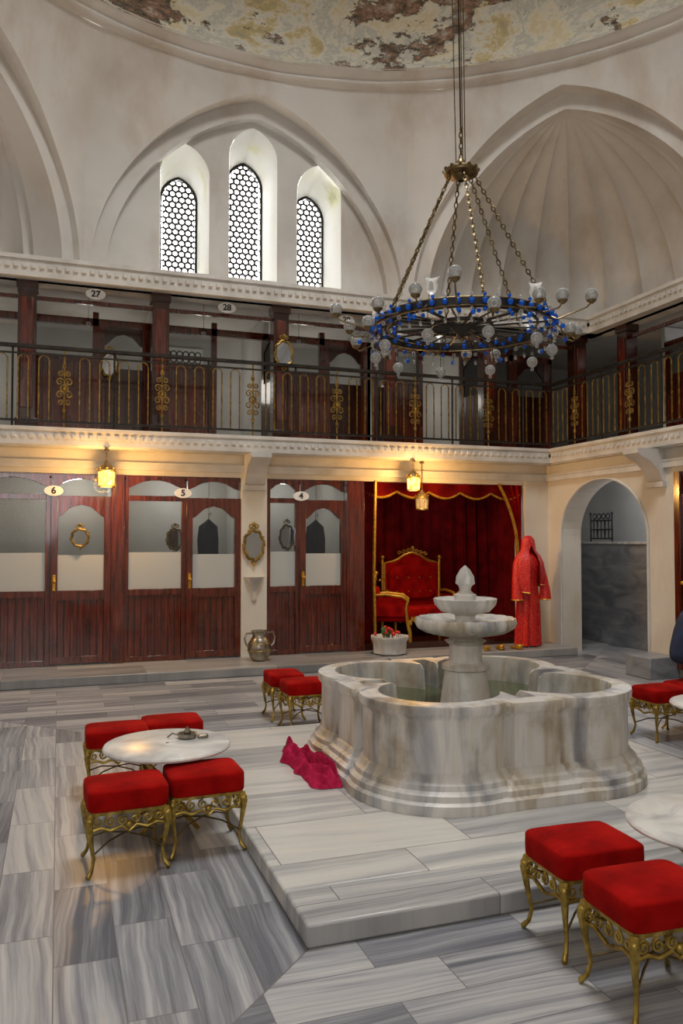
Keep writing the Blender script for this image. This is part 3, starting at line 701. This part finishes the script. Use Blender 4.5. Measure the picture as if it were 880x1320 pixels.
# ------------------------------------------------------------------ lanterns
def lantern(name,x,y,z,glow=True,s_=1):
    b=B(Matrix.Translation((x,y,z)))
    G=GLOW if glow else BULB
    b.lathe([(.055*s_,-.12*s_),(.075*s_,-.10*s_),(.08*s_,.02*s_),(.07*s_,.06*s_)],G,16,capb=True,capt=True)
    b.torus((0,0,-.11*s_),.072*s_,.009,GOLD,n=16); b.torus((0,0,.04*s_),.085*s_,.010,GOLD,n=16)
    b.lathe([(.085*s_,.05*s_),(.06*s_,.09*s_),(.03*s_,.12*s_),(.012,.15*s_)],BRONZE,16)
    for i in range(8): a=2*pi*i/8; b.cyl((.08*s_*cos(a),.08*s_*sin(a),-.11*s_),(.088*s_*cos(a),.088*s_*sin(a),.04*s_),.004,.004,GOLD,4); b.ball((.09*s_*cos(a),.09*s_*sin(a),.07*s_),.012,GOLD,6)
    zz=.15*s_
    while zz<SLAB0-z: b.torus((0,0,zz),.012,.003,BRONZE,'y' if int(zz*50)%2 else 'x',8,4); zz+=.02
    b.lathe([(.04,SLAB0-z-.03),(.03,SLAB0-z-.01),(.01,SLAB0-z)],BRONZE,12)
    b.build(name,fix=False)
    if glow:
        l=bpy.data.lights.new('lantern_bulb','POINT'); l.energy=62; l.color=(1,.52,.14); l.shadow_soft_size=.12; l.specular_factor=.3
        o=bpy.data.objects.new('lantern_bulb',l); S.collection.objects.link(o); o.location=(x,y-.18,z-.06)
lantern('hanging_lantern',.56,YN-.30,2.50,True,1.25); lantern('hanging_lantern',4.78,YN-.28,2.53,True,1.15)
lantern('glass_lantern',5.0,YN-.1,2.26,False,1.1)
for x in (.35,1.9,3.3,5.4):
    b=B(Matrix.Translation((x,YN+.5,4.6))); b.ball((0,0,0),.035,BULB,10); b.cyl((0,0,.03),(0,0,.08),.016,.014,IRON,8); b.cyl((0,0,.08),(0,0,.42),.003,.003,IRON,4); b.build('bare_bulb')

# ------------------------------------------------------------------ fountain
FX,FY=2.78,5.17
def rho(t,c,r,hw,ext,core=.45):
    dx,dy=cos(t),sin(t); best=0
    for sx in (-1,1):
        for sy in (-1,1):
            px,py=sx*c,sy*c; bq=dx*px+dy*py; disc=bq*bq-(px*px+py*py-r*r)
            if disc>=0: best=max(best,bq+sqrt(disc))
    for (w_,e_) in ((hw,ext),(ext,hw),(core,core)):
        q=min(w_/max(abs(dx),1e-6),e_/max(abs(dy),1e-6)); best=max(best,q)
    return best
NT=360
fb=B(Matrix.Translation((FX,FY,.10)))
def ring(off,z,c=.43,r=.495,hw=.165,ext=.915):
    o=[]
    for j in range(NT):
        t=2*pi*j/NT; q=rho(t,c,r+off,hw+off,ext+off); o.append((q*cos(t),q*sin(t),z))
    return o
prof=[(.115,0),(.115,.06),(.09,.075),(.09,.11),(.06,.13),(.055,.16),(.025,.18),(.015,.205),(.0,.215),(0,.52),(.01,.54),(.025,.555),(.03,.59),(.025,.61),(-.02,.615),(-.10,.615),(-.105,.58),(-.11,.2),(-.11,.15)]
vs=[]
for o_,z in prof: vs+=ring(o_,z)
fb.add(vs,[(i*NT+j,i*NT+(j+1)%NT,(i+1)*NT+(j+1)%NT,(i+1)*NT+j) for i in range(len(prof)-1) for j in range(NT)],MARBV,True)
fb.add(ring(-.10,.16),[tuple(range(NT))],GREY)
fb.add(ring(-.102,.42),[tuple(range(NT))],WATER)
fb.lathe([(.20,.16),(.20,.40),(.185,.42),(.15,.66),(.17,.67),(.17,.70),(.12,.72),(.115,.84),(.15,.87),(.12,.88),(.10,.90)],MARBV,32)
sc=lambda t,r,z:1+.07*abs(sin(9*t))*min(1,(r-.12)/.15) if r>.12 else 1
fb.lathe([(.10,.89),(.14,.90),(.27,.93),(.33,.965),(.345,1.00),(.335,1.035),(.30,1.015),(.20,.985),(.06,.98)],MARBV,108,rf=sc)
fb.lathe([(.07,.97),(.075,1.05),(.09,1.06),(.17,1.08),(.215,1.13),(.225,1.17),(.215,1.175),(.18,1.14),(.07,1.13)],MARB,72,rf=lambda t,r,z:1+.03*cos(18*t) if r>.12 else 1)
fb.lathe([(.08,1.12),(.08,1.20),(.06,1.21),(.04,1.23),(.045,1.26),(.068,1.28),(.062,1.33),(.035,1.38),(.005,1.41)],MARB,40,rf=lambda t,r,z:1+(.08*cos(8*t) if z>1.25 else 0))
fb.build('marble_fountain',fix=False)

# ------------------------------------------------------------------ stools, tables
def stool(x,y,rot=0,z=0):
    b=B(); w,d=.185,.145
    b.super((0,0,.375),(.205,.165,.058),VELVET,.22,40,14,dz=lambda X,Y,Z:(.012*(1-(X/.2)**2)*(1-(Y/.165)**2) if Z>0 else 0))
    b.box(-w-.005,w+.005,-d-.005,d+.005,.305,.325,GOLD)
    for sx in (-1,1):
        for sy in (-1,1):
            X,Y=sx*w,sy*d
            b.tube([(X,Y,.315),(X*1.06,Y*1.08,.27),(X*1.0,Y*1.0,.17),(X*.93,Y*.92,.09),(X*.98,Y*.98,.04),(X*1.08,Y*1.1,.012),(X*1.1,Y*1.13,.010)],[.018,.019,.012,.009,.010,.013,.010],GOLD,8)
            b.ball((X*1.04,Y*1.05,.285),.022,GOLD,8)
            b.tube([(X*.94,Y*.93,.11),(X*.5,Y*.5,.15),(0,0,.16)],.005,BRONZE,5)
    for sy in (-1,1):
        Y=sy*(d+.004); n=6
        for i in range(n):
            xc=-w+(i+.5)*2*w/n; f=1 if i<n/2 else -1
            b.spiral((xc,Y,.275),.027,1.4,pi/2,GOLD,.0062,'y',12,f)
        b.tube([(-w,Y,.235),(-w*.75,Y,.245),(-w*.5,Y,.228),(-w*.2,Y,.245),(0,Y,.215),(w*.2,Y,.245),(w*.5,Y,.228),(w*.75,Y,.245),(w,Y,.235)],.009,GOLD,6)
        b.ball((0,Y,.25),.02,GOLD,8)
    for sx in (-1,1):
        X=sx*(w+.004); n=5
        for i in range(n):
            yc=-d+(i+.5)*2*d/n; f=1 if i<n/2 else -1
            b.spiral((X,yc,.275),.027,1.4,pi/2,GOLD,.0062,'x',12,f)
        b.tube([(X,-d,.235),(X,-d*.6,.245),(X,-d*.3,.23),(X,0,.215),(X,d*.3,.23),(X,d*.6,.245),(X,d,.235)],.009,GOLD,6)
    b.build('velvet_stool',loc=(x,y,z),rot=radians(rot),fix=False)
for a in ((.35,4.40,3),(.775,4.50,2),(.39,5.68,0),(.775,5.80,0),(2.05,7.45,88),(2.12,6.97,2),(2.13,2.92,-2),(2.10,2.47,-2),(4.92,5.62,0),(5.34,5.72,8)): stool(*a)
def table(x,y):
    b=B()
    b.lathe([(.01,.452),(.35,.452),(.372,.458),(.375,.468),(.37,.478),(.362,.482),(.01,.482)],MARB,56)
    b.torus((0,0,.446),.24,.012,GOLD,n=32)
    for i in range(4):
        a=pi/4+pi/2*i; c,s_=cos(a),sin(a)
        b.tube([(c*.24,s_*.24,.446),(c*.2,s_*.2,.38),(c*.08,s_*.08,.30),(c*.05,s_*.05,.20),(c*.1,s_*.1,.1),(c*.19,s_*.19,.04),(c*.23,s_*.23,.012)],[.012,.014,.012,.012,.012,.014,.012],GOLD,8)
        b.tube([(c*.05,s_*.05,.446),(c*.24,s_*.24,.446)],.008,GOLD,6)
    b.torus((0,0,.25),.062,.01,GOLD,n=16); b.ball((0,0,.25),.05,GOLD,10); b.torus((0,0,.10),.11,.008,GOLD,n=20)
    b.build('marble_table',loc=(x,y,0),fix=False)
table(.63,4.90); table(2.70,2.76); table(4.68,4.70)
b=B(Matrix.Translation((.76,4.98,.482))); b.lathe([(.045,0),(.055,.006),(.06,.03),(.05,.028),(.045,.012),(.01,.01)],SILVER,20,capb=True)
b.lathe([(.02,.01),(.024,.04),(.012,.055),(.004,.07)],SILVER,12); b.tube([(-.05,.0,.02),(-.09,.02,.03),(-.12,.0,.012)],.006,SILVER,5); b.super((.09,-.03,.012),(.035,.022,.012),SILVER,.5,14,8); b.build('metal_ashtray',fix=False)

# towel
n,mm=70,30; vs=[]
for i in range(n+1):
    u=i/n
    wd=.10+.03*sin(3*u+1)+.04*noise.noise(Vector((u*5,0,0)))-.05*(abs(2*u-1))**4
    xc=1.655+.015*sin(5*u); yy=4.90+1.0*u
    if u<.3: xc+=.03*(1-u/.3)
    for j in range(mm+1):
        v=2*j/mm-1; x=xc+v*wd*(1+.3*noise.noise(Vector((u*9,v,3))))
        e_=(1-abs(v)**4)*(1-abs(2*u-1)**8)
        h_=.03+.08*abs(noise.noise(Vector((u*5,v*2.2+u*3,1))))*2+.022*abs(sin(v*6+u*9))
        x=min(x,1.745)
        vs.append((x,yy+.03*noise.noise(Vector((u*3,v*3,7))),.104+h_*e_))
b=B(); b.add(vs,[(i*(mm+1)+j,(i+1)*(mm+1)+j,(i+1)*(mm+1)+j+1,i*(mm+1)+j+1) for i in range(n) for j in range(mm)],PINK,True); b.build('raspberry_towel',fix=False)

# ------------------------------------------------------------------ chandelier
ch=B(Matrix.Translation((2.78,5.2,3.26)))
R0=.64
def band(b,R,z0,z1,mat,n=64): b.lathe([(R,z0),(R+.012,z0),(R+.012,z1),(R,z1),(R,z0)],mat,n)
band(ch,R0,-.022,.028,IRON); band(ch,R0-.10,-.012,.015,IRON); band(ch,.22,-.012,.015,IRON)
ch.torus((0,0,.03),R0+.006,.007,BRONZE,n=64); ch.torus((0,0,-.024),R0+.006,.007,BRONZE,n=64)
for i in range(20):
    a=2*pi*i/20; c,s_=cos(a),sin(a)
    ch.tube([(c*.05,s_*.05,0),(c*R0,s_*R0,0)],.007 if i%2 else .012,IRON,5)
ch.lathe([(.01,-.07),(.035,-.05),(.08,-.015),(.09,.0),(.05,.02),(.01,.03)],IRON,24)
ch.ball((0,0,-.09),.02,BRONZE,8)
for i in range(20):
    a=2*pi*(i+.3)/20; c,s_=cos(a),sin(a)
    k_=i%4
    R1=(.84,.93,.77,.88)[k_]; zb_=(.02,.07,-.08,-.03)[k_]
    ch.tube([(c*R0,s_*R0,0),(c*(R0+.06),s_*(R0+.06),-.035),(c*(R1-.03),s_*(R1-.03),zb_-.05),(c*R1,s_*R1,zb_-.02)],.006,BRONZE,5)
    ch.lathe([(.012,-.03),(.03,-.015),(.034,-.005)],BRONZE,10,(c*R1,s_*R1,zb_))
    ch.ball((c*R1,s_*R1,zb_+.03),.046,BULB,14)
    ch.ball((c*R1,s_*R1,zb_+.03),.026,BULB,8)
    if k_ in (0,2):
        ch.cyl((c*R0,s_*R0,-.03),(c*R0,s_*R0,-.16),.003,.003,IRON,4); ch.ball((c*R0,s_*R0,-.20),.042,BULB,14); ch.ball((c*R0,s_*R0,-.20),.022,BULB,8); ch.ball((c*R0,s_*R0,-.255),.014,BULB,8)
for i in range(48):
    a=2*pi*i/48; c,s_=cos(a),sin(a)
    for z,r_,R1,m_ in ((.0,.021,R0+.032,BLUE),(-.055,.016,R0+.024,BULB if i%2 else BLUE),(.045,.013,R0+.02,BULB if i%2 else BLUE)):
        ch.ball((c*R1,s_*R1,z),r_,m_,8)
    if i%2==0:
        ch.ball((c*(R0-.03),s_*(R0-.03),.0),.020,BLUE,8); ch.ball((c*(R0-.14),s_*(R0-.14),-.02),.016,BLUE,8)
    if i%4==1:
        ch.ball((c*(R0+.11),s_*(R0+.11),-.10),.018,BLUE,8); ch.cyl((c*(R0+.11),s_*(R0+.11),-.09),(c*(R0+.06),s_*(R0+.06),-.03),.002,.002,IRON,4)
    ch.cyl((c*(R0+.02),s_*(R0+.02),-.06),(c*(R0+.02),s_*(R0+.02),-.12),.0015,.0015,BRONZE,3); ch.ball((c*(R0+.02),s_*(R0+.02),-.125),.012,BULB,6,(1,1,1.6))
for i in range(5):
    a=2*pi*(i+.1)/5; c,s_=cos(a)*(R0-.02),sin(a)*(R0-.02)
    ch.lathe([(.008,.03),(.01,.07),(.03,.09),(.045,.12),(.038,.16),(.055,.20)],BULB,16,(c,s_,0),rf=lambda t,r,z:1+.1*cos(6*t)*(z>.15))
ZP=1.15
ch.lathe([(.02,ZP-.06),(.05,ZP-.04),(.06,ZP-.02),(.125,ZP-.01),(.13,ZP+.01),(.11,ZP+.03),(.04,ZP+.05),(.03,ZP+.09),(.012,ZP+.11)],BRONZE,24)
for i in range(12): a=2*pi*i/12; ch.ball((.125*cos(a),.125*sin(a),ZP+.015),.016,BRONZE,6)
def chain(b,p,q,mat,L=.05):
    p=Vector(p);q=Vector(q); n=int((q-p).length/(L*.78)); d=(q-p).normalized(); a=d.orthogonal().normalized(); c=d.cross(a)
    for i in range(n):
        m_=p+(q-p)*((i+.5)/n); s_=a if i%2 else c
        b.tube([m_+d*(L*.5*cos(2*pi*j/8))+s_*(L*.26*sin(2*pi*j/8)) for j in range(8)],.005,mat,4,True)
for i in range(6):
    a=2*pi*(i+.25)/6; chain(ch,(.09*cos(a),.09*sin(a),ZP-.01),((R0)*cos(a),(R0)*sin(a),.04),BRONZE)
chain(ch,(0,0,ZP+.1),(0,0,ZP+.35),BRONZE)
for dx,dy in ((.035,0),(-.03,.02),(0,-.03)):
    ch.cyl((dx,dy,ZP+.08),(dx*2.2-.1,dy*2,8.4),.004,.004,BRONZE,5)
ch.cyl((0,0,ZP+.3),(-.1,0,8.4),.006,.006,IRON,5)
ch.build('chandelier',fix=False)

# ------------------------------------------------------------------ seated person (right edge)
pe=bpy.data.objects.new('seated_person',None); S.collection.objects.link(pe); pe.location=(5.34,5.72,0); pe.rotation_euler=(0,0,radians(-12))
def skinobj(name,vr,edges,mat,sub=2):
    me=bpy.data.meshes.new(name); me.from_pydata([v[0] for v in vr],edges,[]); me.materials.append(mat)
    o=bpy.data.objects.new(name,me); S.collection.objects.link(o); o.parent=pe
    md=o.modifiers.new('s','SKIN'); md.use_smooth_shade=True
    if not me.skin_vertices: return o
    for i,(p,r_) in enumerate(vr): me.skin_vertices[0].data[i].radius=(r_,r_) if not isinstance(r_,tuple) else r_
    me.skin_vertices[0].data[0].use_root=True
    ms=o.modifiers.new('u','SUBSURF'); ms.levels=sub; ms.render_levels=sub
    return o
V=[((-.03,0,.57),.175),((-.04,0,.70),.17),((.02,0,.88),.175),((.11,0,1.03),.13),((.17,0,1.13),.06)]
E=[(0,1),(1,2),(2,3),(3,4)]
for s_ in (-1,1):
    n0=len(V); V+=[((.13,.17*s_,1.03),.07),((.22,.23*s_,.80),.052),((.40,.14*s_,.66),.038)]; E+=[(3,n0),(n0,n0+1),(n0+1,n0+2)]
skinobj('jacket',V,E,NAVY)
V=[((0,0,.55),.14)];E=[]
for s_ in (-1,1):
    n0=len(V); V+=[((.10,.10*s_,.53),.10),((.44,.12*s_,.52),.075),((.45,.12*s_,.28),.06),((.44,.12*s_,.11),.05)]; E+=[(0,n0),(n0,n0+1),(n0+1,n0+2),(n0+2,n0+3)]
skinobj('trousers',V,E,BLACK)
for s_ in (-1,1):
    b=B(); b.super((.50,.12*s_,.045),(.14,.05,.045),BLACK,.6,20,10); b.build('shoe',parent=pe,fix=False)
    b=B(); wx,wy,wz=.42,.13*s_,.645
    b.super((wx+.045,wy,wz-.01),(.05,.04,.018),SKIN,.6,16,10)
    for f in range(4):
        yy=wy+(f-1.5)*.02; L=(.07,.08,.075,.06)[f]
        b.tube([(wx+.08,yy,wz-.01),(wx+.08+L*.4,yy,wz-.012),(wx+.08+L*.75,yy,wz-.03),(wx+.08+L*.9,yy,wz-.055)],[.0095,.009,.008,.006],SKIN,7)
    b.tube([(wx+.02,wy-.035*s_,wz-.01),(wx+.05,wy-.06*s_,wz-.02),(wx+.09,wy-.06*s_,wz-.035)],[.012,.010,.007],SKIN,7)
    b.build('hand',parent=pe,fix=False)
b=B(Matrix.Translation((.20,0,1.29)))
b.ball((0,0,0),.1,SKIN,20,(.98,.78,1.2)); b.ball((.03,0,-.05),.075,SKIN,16,(.9,.75,.95)); b.cyl((-.02,0,-.18),(0,0,-.05),.052,.05,SKIN,14)
b.tube([(.095,0,.02),(.115,0,-.01),(.10,0,-.025)],[.008,.014,.012],SKIN,8)
for s_ in (-1,1):
    b.ball((.083,.032*s_,.012),.012,WHITEP,8); b.ball((.092,.032*s_,.012),.006,BLACK,6); b.torus((0,.08*s_,0),.022,.007,SKIN,'y',12,5,(.7,1.2)); b.tube([(.092,.015*s_,.035),(.09,.045*s_,.035)],.005,BLACK,5)
b.tube([(.093,-.022,-.062),(.098,0,-.060),(.093,.022,-.062)],.006,VELVET,6)
b.ball((-.018,0,.03),.107,BLACK,18,(.95,.84,1.12)); b.ball((-.06,0,-.05),.08,BLACK,14,(.7,.9,1.2))
b.build('head',parent=pe,fix=False)

# ------------------------------------------------------------------ lights / world / camera
def area(name,loc,rot,sx,sy,en,col,shape='RECTANGLE',spread=None):
    l=bpy.data.lights.new(name,'AREA'); l.shape=shape; l.size=sx
    if shape=='RECTANGLE': l.size_y=sy
    l.energy=en; l.color=col
    if spread: l.spread=radians(spread)
    o=bpy.data.objects.new(name,l); S.collection.objects.link(o); o.location=loc; o.rotation_euler=rot; return o
area('dome_oculus_light',(CX,CY,11.2),(0,0,0),3.0,3.0,350,(1,.985,.96),'DISK',130)
area('camera_side_fill',(.2,-.2,2.9),(radians(82),0,radians(-12)),4.2,2.6,100,(.98,.98,1))  # unseen soft fill added behind the camera, no opening in the wall there
for x,e_ in ((0.2,11),(1.6,11),(3.2,8),(-2,10)):
    l=bpy.data.lights.new('cabin_bulb','POINT'); l.energy=e_; l.color=(1,.97,.90); l.shadow_soft_size=.1
    o=bpy.data.objects.new('cabin_bulb',l); S.collection.objects.link(o); o.location=(x,11.7,2.4)
for x in (-1.2,.4,2.1,3.7,5.4):
    l=bpy.data.lights.new('gallery_bulb','POINT'); l.energy=6; l.color=(1,.95,.86); l.shadow_soft_size=.2
    o=bpy.data.objects.new('gallery_bulb',l); S.collection.objects.link(o); o.location=(x,12.4,4.1)
for p,e_ in (((7.9,9.6,2.5),8),((9.1,10.6,2.4),16),((9.3,8.6,4.4),7),((5.6,11.0,2.5),8)):  # last entry has no fixture, added to brighten the red alcove
    l=bpy.data.lights.new('side_room_light','POINT'); l.energy=e_; l.color=(.95,.96,1); l.shadow_soft_size=.15
    o=bpy.data.objects.new('side_room_light',l); S.collection.objects.link(o); o.location=p
w=bpy.data.worlds.new('sky'); S.world=w; w.use_nodes=True; bg=w.node_tree.nodes['Background']
bg.inputs[0].default_value=(.97,.98,1,1); bg.inputs[1].default_value=18.0
cam=bpy.data.cameras.new('camera'); co=bpy.data.objects.new('camera',cam); S.collection.objects.link(co)
cam.sensor_fit='VERTICAL'; cam.sensor_height=36; cam.sensor_width=24; cam.lens=28.09; cam.clip_start=.02
co.location=(0,0,1.7); co.rotation_euler=(radians(91.95),0,radians(-19.5)); S.camera=co
